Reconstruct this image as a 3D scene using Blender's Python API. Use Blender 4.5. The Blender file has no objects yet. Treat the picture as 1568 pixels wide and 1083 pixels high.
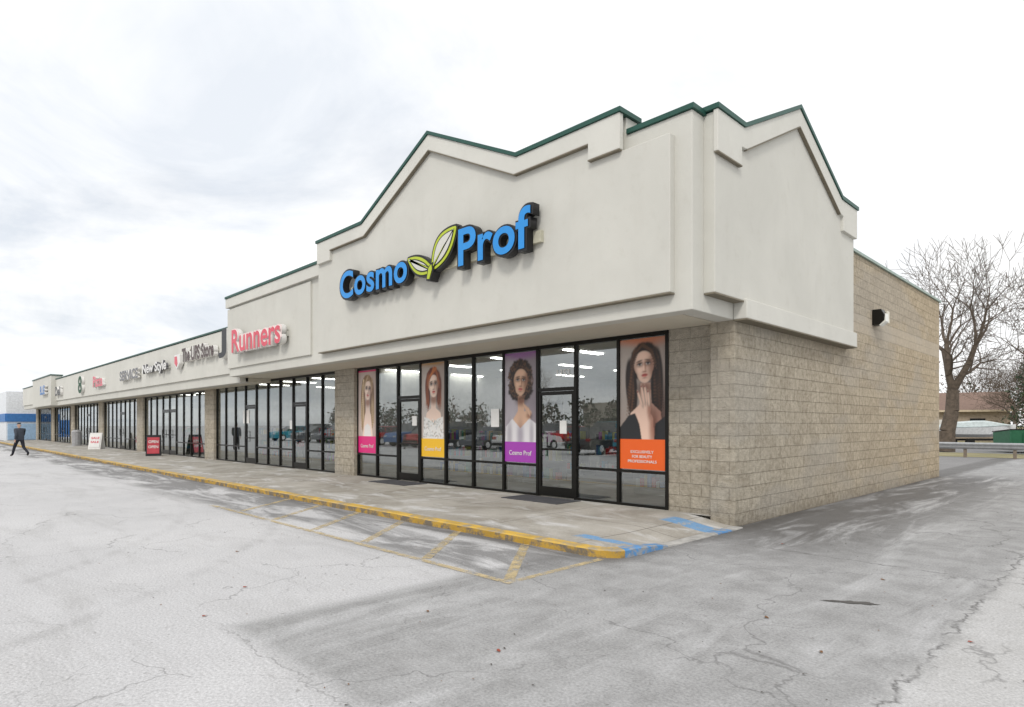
import bpy, bmesh, math, random
import numpy as np
from mathutils import Vector, Matrix
random.seed(7); np.random.seed(7)
scene=bpy.context.scene
scene.view_settings.view_transform='Standard'
scene.view_settings.look='None'
scene.view_settings.exposure=0
COL=scene.collection

# ---------------------------------------------------------------- node helper
class G:
    def __init__(s,nt): s.nt=nt
    def n(s,t,**k):
        nd=s.nt.nodes.new(t)
        for a,b in k.items(): setattr(nd,a,b)
        return nd
    def put(s,sock,v):
        if isinstance(v,bpy.types.NodeSocket): s.nt.links.new(v,sock)
        else:
            try: sock.default_value=v
            except Exception:
                sock.default_value=(v[0],v[1],v[2],1) if len(sock.default_value)==4 else v[:3]
    def m(s,op,a,b=0.0,c=None,clamp=False):
        nd=s.n('ShaderNodeMath',operation=op); nd.use_clamp=clamp
        s.put(nd.inputs[0],a); s.put(nd.inputs[1],b)
        if c is not None: s.put(nd.inputs[2],c)
        return nd.outputs[0]
    def mr(s,v,a,b,c=0.0,d=1.0):
        nd=s.n('ShaderNodeMapRange'); nd.clamp=True
        for i,x in enumerate((v,a,b,c,d)): s.put(nd.inputs[i],x)
        return nd.outputs[0]
    def mix(s,f,a,b,blend='MIX'):
        nd=s.n('ShaderNodeMix',data_type='RGBA',blend_type=blend)
        s.put(nd.inputs[0],f); s.put(nd.inputs[6],a); s.put(nd.inputs[7],b)
        return nd.outputs[2]
    def noise(s,vec,scale,detail=4,rough=.55,dist=0):
        nd=s.n('ShaderNodeTexNoise'); s.put(nd.inputs['Vector'],vec)
        nd.inputs['Scale'].default_value=scale; nd.inputs['Detail'].default_value=detail
        nd.inputs['Roughness'].default_value=rough; nd.inputs['Distortion'].default_value=dist
        return nd.outputs['Fac']
    def vm(s,op,a,b,out=0):
        nd=s.n('ShaderNodeVectorMath',operation=op); s.put(nd.inputs[0],a); s.put(nd.inputs[1],b); return nd.outputs[out]
    def pos(s): return s.n('ShaderNodeNewGeometry').outputs['Position']
    def sep(s,v):
        nd=s.n('ShaderNodeSeparateXYZ'); s.put(nd.inputs[0],v); return nd.outputs
    def com(s,x,y,z):
        nd=s.n('ShaderNodeCombineXYZ')
        for i,v in enumerate((x,y,z)): s.put(nd.inputs[i],v)
        return nd.outputs[0]
    def bump(s,h,st=.3,d=.02):
        nd=s.n('ShaderNodeBump'); s.put(nd.inputs['Height'],h); nd.inputs['Strength'].default_value=st; nd.inputs['Distance'].default_value=d
        return nd.outputs[0]

def newmat(name):
    m=bpy.data.materials.new(name); m.use_nodes=True
    nt=m.node_tree; b=nt.nodes['Principled BSDF']
    return m,G(nt),b
def c4(c): return (c[0],c[1],c[2],1)
def simple(name,col,rough=.6,metal=0,var=.12,scale=6,bump=0,bscale=60,spec=.4):
    m,g,b=newmat(name)
    p=g.pos()
    if var>0:
        f=g.mr(g.noise(p,scale,3),.3,.7,0,1)
        b_c=g.mix(f,tuple(x*(1-var) for x in col)+(1,),tuple(min(1,x*(1+var)) for x in col)+(1,))
        g.put(b.inputs['Base Color'],b_c)
    else: b.inputs['Base Color'].default_value=c4(col)
    b.inputs['Roughness'].default_value=rough; b.inputs['Metallic'].default_value=metal
    b.inputs['Specular IOR Level'].default_value=spec
    if bump>0: g.put(b.inputs['Normal'],g.bump(g.noise(p,bscale,2),bump,.01))
    return m

# ---------------------------------------------------------------- geometry helpers
def parent(o,p):
    if p is not None: o.parent=p
def empty(name,loc=(0,0,0),rot=0):
    e=bpy.data.objects.new(name,None); e.location=loc; e.rotation_euler=(0,0,rot); COL.objects.link(e); return e
def mesh_obj(name,verts,faces,mats,par=None,midx=None,smooth=False):
    me=bpy.data.meshes.new(name); me.from_pydata([tuple(v) for v in verts],[],faces)
    if not isinstance(mats,(list,tuple)): mats=[mats]
    for m in mats: me.materials.append(m)
    if midx is not None: me.polygons.foreach_set('material_index',midx)
    if smooth: me.polygons.foreach_set('use_smooth',[True]*len(me.polygons))
    me.update()
    o=bpy.data.objects.new(name,me); COL.objects.link(o); parent(o,par); return o
class MB:
    def __init__(s): s.v=[];s.f=[];s.mi=[]
    def box(s,x0,x1,y0,y1,z0,z1,mi=0):
        if x0>x1:x0,x1=x1,x0
        if y0>y1:y0,y1=y1,y0
        b=len(s.v)
        s.v+=[(x0,y0,z0),(x1,y0,z0),(x1,y1,z0),(x0,y1,z0),(x0,y0,z1),(x1,y0,z1),(x1,y1,z1),(x0,y1,z1)]
        for q in ((0,3,2,1),(4,5,6,7),(0,1,5,4),(1,2,6,5),(2,3,7,6),(3,0,4,7)):
            s.f.append(tuple(b+i for i in q)); s.mi.append(mi)
        return s
    def prism(s,poly,axis,a,b_,mi=0):
        if a>b_: a,b_=b_,a
        n=len(poly); b=len(s.v)
        for t in (a,b_):
            for p in poly:
                s.v.append((p[0],t,p[1]) if axis=='Y' else (t,p[0],p[1]))
        s.f.append(tuple(range(b,b+n))); s.f.append(tuple(range(b+2*n-1,b+n-1,-1)))
        s.mi+=[mi,mi]
        for i in range(n):
            j=(i+1)%n; s.f.append((b+i,b+n+i,b+n+j,b+j)); s.mi.append(mi)
        return s
    def cyl(s,p0,p1,r0,r1,n=8,mi=0,cap=True):
        p0=Vector(p0);p1=Vector(p1);d=(p1-p0)
        if d.length<1e-6:return s
        d.normalize(); a=Vector((0,0,1)) if abs(d.z)<.9 else Vector((1,0,0))
        u=d.cross(a).normalized(); w=d.cross(u)
        b=len(s.v)
        for p,r in ((p0,r0),(p1,r1)):
            for i in range(n):
                t=2*math.pi*i/n; s.v.append(tuple(p+(u*math.cos(t)+w*math.sin(t))*r))
        for i in range(n):
            j=(i+1)%n; s.f.append((b+i,b+j,b+n+j,b+n+i)); s.mi.append(mi)
        if cap:
            s.f.append(tuple(range(b+n-1,b-1,-1))); s.f.append(tuple(range(b+n,b+2*n))); s.mi+=[mi,mi]
        return s
    def obj(s,name,mats,par=None,bevel=0,smooth=False):
        o=mesh_obj(name,s.v,s.f,mats,par,s.mi,smooth)
        bm=bmesh.new(); bm.from_mesh(o.data); bmesh.ops.recalc_face_normals(bm,faces=bm.faces); bm.to_mesh(o.data); bm.free()
        if bevel>0:
            md=o.modifiers.new('bevel','BEVEL'); md.width=bevel; md.segments=2; md.limit_method='ANGLE'
        return o

# ---------------------------------------------------------------- camera
cam=bpy.data.cameras.new('camera'); co=bpy.data.objects.new('camera',cam); COL.objects.link(co)
co.location=(0,0,1.6); co.rotation_euler=(math.radians(90),0,math.radians(45.6))
cam.sensor_width=36; cam.lens=21.86; cam.shift_y=.0695; cam.clip_end=3000; cam.clip_start=.05
scene.camera=co

# ---------------------------------------------------------------- world
w=bpy.data.worlds.new('World'); scene.world=w; w.use_nodes=True
nt=w.node_tree; g=G(nt); bg=nt.nodes['Background']
sky=g.n('ShaderNodeTexSky',sky_type='NISHITA'); sky.sun_disc=False
SUN_EL=math.radians(42); SUN_AZ=math.radians(150)
sky.sun_elevation=SUN_EL; sky.sun_rotation=SUN_AZ; sky.air_density=1; sky.dust_density=2
d=g.n('ShaderNodeTexCoord').outputs['Generated']
x,y,z=g.sep(d)
zz=g.m('ADD',g.m('MAXIMUM',z,0),.2)
pv=g.com(g.m('DIVIDE',x,zz),g.m('DIVIDE',y,zz),.3)
n1=g.noise(pv,1.5,7,.58,.6); n2=g.noise(pv,.5,3,.5,.3)
cl=g.m('ADD',g.m('MULTIPLY',n1,.65),g.m('MULTIPLY',n2,.35))
side=g.mr(g.m('ADD',g.m('MULTIPLY',x,-.95),g.m('MULTIPLY',y,.05)),.12,.80)
thr=g.m('ADD',.34,g.m('MULTIPLY',side,.15))
f=g.mr(cl,g.m('SUBTRACT',thr,.07),g.m('ADD',thr,.07))
f=g.mr(f,0,1,.80,1)
grey=g.mr(g.noise(pv,1.25,7,.6,.5),.45,.64)
grey=g.m('MULTIPLY',grey,g.mr(side,0,1,.10,1))
ccol=g.mix(grey,(11.2,11.25,11.3,1),(8.5,8.95,9.6,1))
skyc=g.mix(f,sky.outputs[0],ccol)
g.put(bg.inputs[0],skyc); bg.inputs[1].default_value=.1

sun=bpy.data.lights.new('sun','SUN'); sun.energy=1.4; sun.angle=math.radians(14); sun.color=(1,.955,.89)
so=bpy.data.objects.new('sun',sun); COL.objects.link(so)
sd=Vector((math.sin(SUN_AZ)*math.cos(SUN_EL),math.cos(SUN_AZ)*math.cos(SUN_EL),math.sin(SUN_EL)))
so.rotation_euler=(-sd).to_track_quat('-Z','Y').to_euler(); so.location=(20,-30,30)

# ---------------------------------------------------------------- materials
def asphalt_mat():
    m,g,b=newmat('asphalt_salted')
    p=g.pos(); X,Y,Z=g.sep(p)
    mid=g.noise(p,2.6,6,.7,.3)
    wn=g.m('MULTIPLY',g.m('SUBTRACT',mid,.5),.3)
    xw=g.m('ADD',X,wn); yw=g.m('ADD',Y,wn)
    mA=g.mr(xw,-5.0,-5.2); mS=g.m('MULTIPLY',g.mr(yw,1.95,1.75),g.mr(X,-1,-2)); mA=g.m('MAXIMUM',mA,mS)
    mC=g.mr(xw,-1.15,-.95)
    big=g.noise(p,.28,4,.6,.5)
    st=g.noise(g.vm('MULTIPLY',p,(2.0,.30,1)),1.0,6,.68,.7)
    sx=g.noise(g.vm('MULTIPLY',p,(.35,1.5,1)),1.0,6,.68,.6)
    fine=g.noise(p,48,3,.75)
    v=g.mix(mA,(.30,.298,.297,1),(.575,.57,.575,1))
    v=g.mix(mC,v,(.46,.455,.45,1))
    v=g.mix(g.m('MULTIPLY',g.mr(mid,.38,.62),.40),v,g.mix(.5,v,(.72,.72,.73,1)))
    v=g.mix(g.m('MULTIPLY',g.mr(big,.44,.60),g.m('MULTIPLY',mA,.30)),v,(.43,.43,.44,1))
    salt=g.m('MULTIPLY',g.mr(st,.48,.66),g.m('MULTIPLY',g.m('SUBTRACT',1,mA),g.mr(big,.36,.55)))
    v=g.mix(g.m('MULTIPLY',salt,.42),v,(.62,.62,.63,1))
    dk=g.m('MULTIPLY',g.mr(sx,.50,.68),mA)
    v=g.mix(g.m('MULTIPLY',dk,.42),v,(.38,.375,.37,1))
    rad=g.vm('LENGTH',g.vm('SUBTRACT',g.vm('MULTIPLY',p,(1,1,0)),(-15.5,-6.0,0)),(0,0,0),1)
    for rr_ in (10.2,11.75,14.6):
        arc=g.m('MULTIPLY',g.mr(g.m('ABSOLUTE',g.m('SUBTRACT',g.m('ADD',rad,g.m('MULTIPLY',wn,.3)),rr_)),.13,.04),g.mr(sx,.40,.56))
        v=g.mix(g.m('MULTIPLY',arc,.2),v,(.25,.245,.24,1))
    al=g.m('MULTIPLY',g.mr(yw,7.0,9.3),g.mr(xw,-2.0,-3.3)); al=g.m('MULTIPLY',al,g.mr(yw,24.5,22.5))
    al=g.m('MULTIPLY',al,g.mr(st,.62,.48,.08,1))
    v=g.mix(g.m('MULTIPLY',al,.80),v,(.095,.092,.09,1))
    al2=g.m('MULTIPLY',g.mr(xw,-4.4,-5.0),g.m('MULTIPLY',g.mr(yw,4.2,4.6),g.mr(sx,.42,.54)))
    al2=g.m('MULTIPLY',al2,g.mr(Y,6.2,6.1))
    v=g.mix(g.m('MULTIPLY',al2,.66),v,(.13,.127,.125,1))
    gut=g.m('MULTIPLY',g.mr(yw,5.55,5.9),g.mr(xw,-4.1,-4.4))
    v=g.mix(g.m('MULTIPLY',gut,.6),v,(.08,.075,.07,1))
    def seam(coord,c,wd): return g.mr(g.m('ABSOLUTE',g.m('SUBTRACT',coord,c)),wd,0)
    wob=g.m('MULTIPLY',g.m('SUBTRACT',g.noise(p,4,3,.7),.5),.3)
    xs=g.m('ADD',X,wob); ys=g.m('ADD',Y,wob)
    cr=g.m('MULTIPLY',seam(xs,-1.05,.026),g.mr(mid,.38,.52))
    cr=g.m('MAXIMUM',cr,g.m('MULTIPLY',g.m('MULTIPLY',seam(ys,1.80,.013),g.m('MULTIPLY',g.mr(X,-2,-2.3),g.mr(X,-5.6,-5.0))),.55))
    cr=g.m('MAXIMUM',cr,g.m('MULTIPLY',g.m('MULTIPLY',seam(ys,8.0,.03),g.mr(X,-3.9,-3.8)),g.mr(mid,.4,.55)))
    wv=g.n('ShaderNodeTexNoise'); g.put(wv.inputs['Vector'],p); wv.inputs['Scale'].default_value=1.5; wv.inputs['Detail'].default_value=4
    wvec=g.vm('ADD',p,g.vm('MULTIPLY',wv.outputs['Color'],(1.1,1.1,0)))
    for sc,wd,a,b2,st_ in ((.34,.0045,.42,.50,.65),(1.1,.008,.52,.60,.4)):
        vo=g.n('ShaderNodeTexVoronoi',feature='DISTANCE_TO_EDGE'); g.put(vo.inputs['Vector'],g.vm('MULTIPLY',wvec,(1,1,0))); vo.inputs['Scale'].default_value=sc
        c=g.m('MULTIPLY',g.mr(vo.outputs['Distance'],wd,0),g.mr(g.noise(p,.5,2),a,b2)); cr=g.m('MAXIMUM',cr,g.m('MULTIPLY',c,st_))
    v=g.mix(g.m('MULTIPLY',cr,.75),v,(.09,.087,.085,1))
    v=g.mix(g.mr(fine,.3,.7,0,1),g.mix(1,v,(.70,.70,.70,1),'MULTIPLY'),g.mix(1,v,(1.2,1.2,1.2,1),'MULTIPLY'))
    sp=g.noise(p,11,2,.8); v=g.mix(g.m('MULTIPLY',g.mr(sp,.66,.72),.4),v,(.14,.13,.12,1))
    g.put(b.inputs['Base Color'],v)
    g.put(b.inputs['Roughness'],g.m('SUBTRACT',.9,g.m('MULTIPLY',al,.35)))
    b.inputs['Specular IOR Level'].default_value=.3
    g.put(b.inputs['Normal'],g.bump(g.noise(p,30,3,.75),.55,.014))
    return m
M_ASPH=asphalt_mat()

def concrete_mat():
    m,g,b=newmat('sidewalk_concrete')
    p=g.pos(); X,Y,Z=g.sep(p)
    mid=g.noise(p,.9,6,.62,.6); fine=g.noise(p,45,2,.7)
    st=g.noise(g.vm('MULTIPLY',p,(.6,1.4,1)),.9,6,.62,1.6)
    v=g.mix(g.mr(mid,.36,.64),(.30,.275,.235,1),(.46,.435,.39,1))
    v=g.mix(g.m('MULTIPLY',g.mr(st,.52,.64),.75),v,(.64,.635,.63,1))
    def joint(c,pitch,off,wd):
        q=g.m('FRACT',g.m('DIVIDE',g.m('ADD',c,off),pitch)); q=g.m('MULTIPLY',g.m('ABSOLUTE',g.m('SUBTRACT',q,.5)),pitch)
        return g.mr(q,wd,wd*.3)
    j=g.m('MAXIMUM',joint(X,1.85,.45,.012),joint(Y,1.85,.62,.012))
    v=g.mix(g.m('MULTIPLY',j,.75),v,(.08,.075,.07,1))
    band=g.m('MULTIPLY',g.mr(X,-5.45,-5.35),g.mr(g.m('ABSOLUTE',g.m('SUBTRACT',Y,6.55)),.12,.10))
    band2=g.m('MULTIPLY',g.mr(X,-5.35,-5.25),g.mr(g.m('ABSOLUTE',g.m('SUBTRACT',Y,8.62)),.22,.20))
    bl=g.m('MULTIPLY',g.m('MAXIMUM',band,band2),g.mr(g.noise(p,6,5,.7),.36,.48))
    v=g.mix(g.m('MULTIPLY',bl,.85),v,(.13,.32,.58,1))
    v=g.mix(g.mr(fine,.3,.7),g.mix(1,v,(.86,.86,.86,1),'MULTIPLY'),g.mix(1,v,(1.08,1.08,1.08,1),'MULTIPLY'))
    g.put(b.inputs['Base Color'],v); b.inputs['Roughness'].default_value=.85
    g.put(b.inputs['Normal'],g.bump(g.noise(p,35,3),.3,.01))
    return m
M_CONC=concrete_mat()

def worn_paint(name,col,under,lo=.40,hi=.50,scale=5,alpha=False):
    m,g,b=newmat(name); p=g.pos()
    f=g.mr(g.noise(p,scale,6,.72),lo,hi)
    dirt=g.noise(p,2.5,4)
    cc=g.mix(g.mr(dirt,.4,.7),col+(1,),tuple(x*.75 for x in col)+(1,))
    b.inputs['Roughness'].default_value=.7
    if alpha:
        g.put(b.inputs['Base Color'],cc); g.put(b.inputs['Alpha'],g.m('MULTIPLY',f,.85))
    else:
        g.put(b.inputs['Base Color'],g.mix(f,under+(1,),cc))
    g.put(b.inputs['Normal'],g.bump(g.noise(p,30,3),.4,.01))
    return m
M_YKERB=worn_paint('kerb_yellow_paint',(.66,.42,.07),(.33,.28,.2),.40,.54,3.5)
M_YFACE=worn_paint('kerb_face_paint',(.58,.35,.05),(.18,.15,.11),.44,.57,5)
M_BKERB=worn_paint('kerb_blue_paint',(.10,.28,.56),(.33,.32,.3),.42,.54,6)
M_CKERB=simple('kerb_concrete',(.40,.39,.37),.85,var=.25,bump=.3)
M_YLINE=worn_paint('stripe_paint',(.68,.54,.30),(0,0,0),.38,.60,5,True)

def eifs_mat(name,base):
    m,g,b=newmat(name); p=g.pos()
    a=g.noise(p,.7,5,.6,.4); s=g.noise(g.vm('MULTIPLY',p,(2.2,2.2,.5)),1.3,4,.6)
    v=g.mix(g.mr(a,.3,.7),tuple(x*.94 for x in base)+(1,),tuple(min(1,x*1.04) for x in base)+(1,))
    v=g.mix(g.m('MULTIPLY',g.mr(s,.54,.76),.14),v,tuple(x*f for x,f in zip(base,(.72,.70,.66)))+(1,))
    k=g.noise(p,4,6,.72); v=g.mix(g.m('MULTIPLY',g.mr(k,.56,.72),.18),v,(.44,.42,.36,1))
    g.put(b.inputs['Base Color'],v); b.inputs['Roughness'].default_value=.9; b.inputs['Specular IOR Level'].default_value=.2
    g.put(b.inputs['Normal'],g.bump(g.noise(p,70,2,.7),.3,.006))
    return m
M_EIFS=eifs_mat('stucco_offwhite',(.60,.592,.545))
M_EIFS2=eifs_mat('stucco_band',(.635,.627,.58))
M_SOFF=eifs_mat('soffit_stucco',(.60,.56,.47))
M_SHADE=simple('drip_edge',(.20,.175,.13),.7)  # olive-brown colour standing in for the shade under raised stucco edges
M_COP=simple('green_coping',(.022,.085,.066),.45,.2,var=.1)
M_COP2=simple('pale_green_coping',(.30,.38,.34),.45,.2,var=.1)

def cmu_mat():
    m,g,b=newmat('split_face_block'); p=g.pos(); X,Y,Z=g.sep(p)
    uv=g.com(g.m('ADD',X,Y),Z,0)
    br=g.n('ShaderNodeTexBrick'); g.put(br.inputs['Vector'],uv)
    br.inputs['Scale'].default_value=1; br.inputs['Brick Width'].default_value=.406; br.inputs['Row Height'].default_value=.203
    br.inputs['Mortar Size'].default_value=.007; br.inputs['Mortar Smooth'].default_value=.3; br.offset=.5
    br.inputs['Color1'].default_value=(.475,.425,.345,1); br.inputs['Color2'].default_value=(.56,.51,.42,1); br.inputs['Mortar'].default_value=(.38,.34,.275,1)
    rough=g.noise(p,10,6,.75); r2=g.noise(p,40,3,.78)
    v=g.mix(g.mr(rough,.34,.60),g.mix(1,br.outputs[0],(.74,.72,.69,1),'MULTIPLY'),g.mix(1,br.outputs[0],(1.12,1.12,1.12,1),'MULTIPLY'))
    v=g.mix(g.mr(r2,.52,.68),v,g.mix(1,v,(.62,.60,.58,1),'MULTIPLY'))
    tan=g.mr(Y,10,20); v=g.mix(g.m('MULTIPLY',tan,.6),v,g.mix(1,v,(1.20,1.06,.86,1),'MULTIPLY'))
    bd=g.m('MULTIPLY',g.mr(Z,3.64,3.66),g.mr(Z,4.07,4.05)); bd=g.m('MULTIPLY',bd,g.mr(Y,9.4,9.5))
    v=g.mix(g.m('MULTIPLY',bd,.6),v,(.62,.545,.44,1))
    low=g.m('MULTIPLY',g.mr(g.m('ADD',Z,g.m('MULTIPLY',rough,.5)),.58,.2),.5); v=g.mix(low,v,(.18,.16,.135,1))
    pt=g.noise(g.vm('MULTIPLY',p,(1,.6,1.6)),.6,2)
    v=g.mix(g.m('MULTIPLY',g.mr(pt,.5,.6),.3),v,(.46,.44,.41,1))
    g.put(b.inputs['Base Color'],v); b.inputs['Roughness'].default_value=.95; b.inputs['Specular IOR Level'].default_value=.15
    h=g.m('SUBTRACT',g.m('ADD',rough,g.m('MULTIPLY',r2,.45)),g.m('MULTIPLY',br.outputs['Fac'],.3))
    g.put(b.inputs['Normal'],g.bump(h,.9,.05))
    return m
M_CMU=cmu_mat()
M_FRAME=simple('bronze_aluminium',(.015,.014,.012),.35,.5,var=.1)
def glass_mat():
    m=bpy.data.materials.new('storefront_glass'); m.use_nodes=True; nt=m.node_tree; nt.nodes.clear(); g=G(nt)
    t=g.n('ShaderNodeBsdfTransparent'); t.inputs[0].default_value=(.76,.80,.79,1)
    gl=g.n('ShaderNodeBsdfGlossy'); gl.inputs['Roughness'].default_value=.0; gl.inputs[0].default_value=(.90,.94,.94,1)
    p=g.pos(); g.put(gl.inputs['Normal'],g.bump(g.noise(p,.9,1),.03,.015))
    fr=g.n('ShaderNodeFresnel'); fr.inputs[0].default_value=1.7
    mx=g.n('ShaderNodeMixShader'); g.put(mx.inputs[0],g.m('ADD',fr.outputs[0],.22)); 
    nt.links.new(t.outputs[0],mx.inputs[1]); nt.links.new(gl.outputs[0],mx.inputs[2])
    o=g.n('ShaderNodeOutputMaterial'); nt.links.new(mx.outputs[0],o.inputs[0]); return m
M_GLASS=glass_mat()
def emis(name,col,s):
    m,g,b=newmat(name); b.inputs['Base Color'].default_value=c4(col); b.inputs['Emission Color'].default_value=c4(col); b.inputs['Emission Strength'].default_value=s; return m
def vcol_mat(name,rough=.5):
    m,g,b=newmat(name); a=g.n('ShaderNodeVertexColor'); a.layer_name='Col'
    g.put(b.inputs['Base Color'],a.outputs[0]); b.inputs['Roughness'].default_value=rough; return m
M_VC=vcol_mat('printed_poster',.35)
M_GOODS=vcol_mat('shelf_goods',.5)

# ---------------------------------------------------------------- ground
def sheet(name,x0,x1,y0,y1,z,mat,par=None):
    return mesh_obj(name,[(x0,y0,z),(x1,y0,z),(x1,y1,z),(x0,y1,z)],[(0,1,2,3)],mat,par)
sheet('asphalt_ground',-900,900,-900,900,0,M_ASPH)
def grass_mat():
    m,g,b=newmat('dormant_grass'); p=g.pos()
    v=g.mix(g.mr(g.noise(p,.6,5,.7),.3,.7),(.20,.19,.09,1),(.36,.31,.18,1)); g.put(b.inputs['Base Color'],v); b.inputs['Roughness'].default_value=1
    return m
M_GRASS=grass_mat()
sheet('grass_verge',-120,160,37.6,43,.008,M_GRASS)
sheet('grass_field',-300,400,60,500,.008,M_GRASS)

KY=5.95; KX=-4.36
def ss(a,b,t):
    t=max(0,min(1,(t-a)/(b-a))); return t*t*(3-2*t)
def hwalk(x,y):
    base=.10+.03*ss(KY,9.2,y)
    return base*(1-.86*ss(-5.35,-4.45,x)*ss(6.3,7.4,y))
xs=[-75,-60,-45,-30,-20,-12,-8,-6]+[-6+.1*i for i in range(1,15)]+[KX-.17]
ys=[KY+.17+.1*i for i in range(0,32)]+[9.26]
V=[];F=[]
for yy in ys:
    for xx in xs: V.append((xx,yy,hwalk(xx,yy)))
nx=len(xs)
for j in range(len(ys)-1):
    for i in range(nx-1): F.append((j*nx+i,j*nx+i+1,(j+1)*nx+i+1,(j+1)*nx+i))
sw=mesh_obj('sidewalk',V,F,M_CONC)
sheet('threshold',-75,-4.9,9.26,9.7,.13,M_CONC,sw)
path=[(-75+ i*.5,KY) for i in range(0,139)]+[(-5.25,KY),(-5.0,KY)]
R=.4; cx,cy=KX-R,KY+R
for i in range(0,9):
    a=-math.pi/2+math.pi/2*i/8; path.append((cx+R*math.cos(a),cy+R*math.sin(a)))
path+=[(KX,KY+R+.15*i) for i in range(1,19)]+[(KX,9.25)]
prof=[(0,-.02),(.0,.85),(.022,.99),(.17,1.03),(.17,-.02)]
V=[];F=[];mi=[]
for k,(px,py) in enumerate(path):
    a=Vector(path[max(0,k-1)]);b_=Vector(path[min(len(path)-1,k+1)]); t=(b_-a).normalized(); nrm=Vector((-t.y,t.x))
    h=hwalk(px if px<-4.7 else -4.4,py)
    rj=random.uniform(-.010,.010); rz=random.uniform(-.006,.004)
    for (o_,z_) in prof:
        q=Vector((px,py))+nrm*(o_+(rj if o_<.03 else 0)); V.append((q.x,q.y,z_*h+(rz if z_>0 and o_<.1 else 0) if z_>0 else z_))
n=len(prof)
for k in range(len(path)-1):
    for i in range(n-1):
        F.append((k*n+i,k*n+i+1,(k+1)*n+i+1,(k+1)*n+i)); 
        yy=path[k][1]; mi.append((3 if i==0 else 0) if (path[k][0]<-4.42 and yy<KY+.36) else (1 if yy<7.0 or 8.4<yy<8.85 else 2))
mesh_obj('kerb',V,F,[M_YKERB,M_BKERB,M_CKERB,M_YFACE],None,mi)
mb=MB()
def stripe(p0,p1,wd=.1,z=.004):
    p0=Vector(p0);p1=Vector(p1);t=(p1-p0).normalized();nn=Vector((-t.y,t.x))*wd/2
    b=len(mb.v)
    for q in (p0-nn,p1-nn,p1+nn,p0+nn): mb.v.append((q.x,q.y,z))
    mb.f.append((b,b+1,b+2,b+3)); mb.mi.append(0)
stripe((-4.52,4.42),(-4.54,5.93),.09)
for k in range(6):
    stripe((-4.60-1.42*k,4.46),(-5.80-1.42*k,5.93),.12,.004)
stripe((-13,4.37),(-4.47,4.37),.09,.008)
mb.obj('parking_stripes',M_YLINE)
mb=MB()
LEAF=[(-1.6,4.6),(-2.2,5.1),(-4.3,3.2),(-1.9,7.2),(-.9,5.6),(-6.2,2.4),(-3.2,3.0),(-5.5,1.8),(-8,3.0),(-3.4,8.4)]
for i in range(340):
    if i<len(LEAF): lx,ly=LEAF[i]; s_=.028
    else:
        lx=random.uniform(-14,3); ly=random.uniform(1.5,12)
        if lx<-4.3 and ly>5.9: continue
        s_=random.uniform(.006,.016)
    a=random.uniform(0,6.28); b=len(mb.v)
    pts=[(1,0,.3),(.3,.45,.1),(-.5,.4,.5),(-1,0,.1),(-.4,-.45,.2),(.4,-.35,.6)]
    for (u_,v_,h_) in pts: mb.v.append((lx+s_*(u_*math.cos(a)-v_*math.sin(a)),ly+s_*(u_*math.sin(a)+v_*math.cos(a)),.006+h_*s_*.5))
    mb.f.append(tuple(range(b,b+6))); mb.mi.append(random.choice([0,1,1]) if i<len(LEAF) else random.choice([1,2,2]))
mb.obj('fallen_leaves',[simple('leaf_red',(.30,.07,.04),.8),simple('leaf_brown',(.2,.1,.04),.8),simple('leaf_dark',(.07,.06,.05),.8)])
bm_v=[];random.seed(3)
for i in range(30):
    a=2*math.pi*i/30; r=1+random.uniform(-.3,.3); lu=.22*r*math.cos(a); lv=(.045+.025*math.cos(a))*r*math.sin(a)
    bm_v.append((-1.88+.85*lu-.5*lv,6.08+.5*lu+.85*lv,.005))
mesh_obj('pothole_patch',bm_v,[tuple(range(30))],simple('wet_asphalt',(.09,.085,.08),.6,bump=.8,bscale=40))
random.seed(11)

# ---------------------------------------------------------------- shopping strip building
B=empty('shopping_strip_building')
GY=9.42
mb=MB()
mb.box(-4.9,-4.49,9.25,22.87,-.05,5.37)
mb.box(-5.78,-4.9,9.40,9.62,-.05,3.23)
for a,b_ in ((-15.98,-17.1),(-27.3,-28.4),(-38.1,-39.3),(-47.6,-48.8),(-57.2,-58.4),(-66,-67.2),(-75,-76)):
    mb.box(a,b_,9.28,9.62,0,3.23)
mb.box(-76,-4.9,22.5,22.87,0,5.3)
mb.box(-76,-75.7,9.62,22.5,0,5.0)
mb.obj('block_walls',M_CMU,B,bevel=.008)
mb=MB().box(-4.94,-4.44,14.34,22.92,5.37,5.43); mb.obj('side_coping',M_COP2,B)
mb=MB().box(-75.7,-4.9,8.3,22.5,4.75,4.9); mb.obj('roof_deck',simple('roof_membrane',(.3,.3,.3),.9),B)

core=[(-21.9,3.23),(-4.49,3.23),(-4.49,6.06),(-5.61,6.06),(-5.61,6.34),(-7.81,6.34),(-10.4,7.6),(-13,6.34),(-15.2,6.34),(-15.2,5.86),(-21.9,5.86)]
mb=MB().prism(core,'Y',7.96,8.25)
side=[(8.25,3.23),(9.248,3.23),(9.248,5.372),(14.25,5.372),(14.25,6.1),(13.4,6.1),(11.26,7.15),(9.11,6.1),(8.25,6.06)]
mb.prism(side,'X',-4.8,-4.492)
mb.obj('fascia_core',M_EIFS,B,bevel=.012)
mb=MB().prism([(-15.3,3.5),(-4.77,3.5),(-4.77,5.78),(-5.66,5.78),(-5.66,6.3),(-7.81,6.3),(-10.4,7.55),(-13,6.3),(-15.15,6.3),(-15.15,5.86),(-15.3,5.86)],'Y',7.83,7.97)
mb.prism([(8.29,3.5),(14.3,3.5),(14.3,6.09),(13.4,6.09),(11.26,7.14),(9.11,6.09),(8.29,6.09)],'X',-4.5,-4.32)
mb.box(-21.93,-15.9,7.9,7.97,3.5,5.5)
mb.obj('raised_stucco_panels',M_EIFS,B,bevel=.012)
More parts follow.
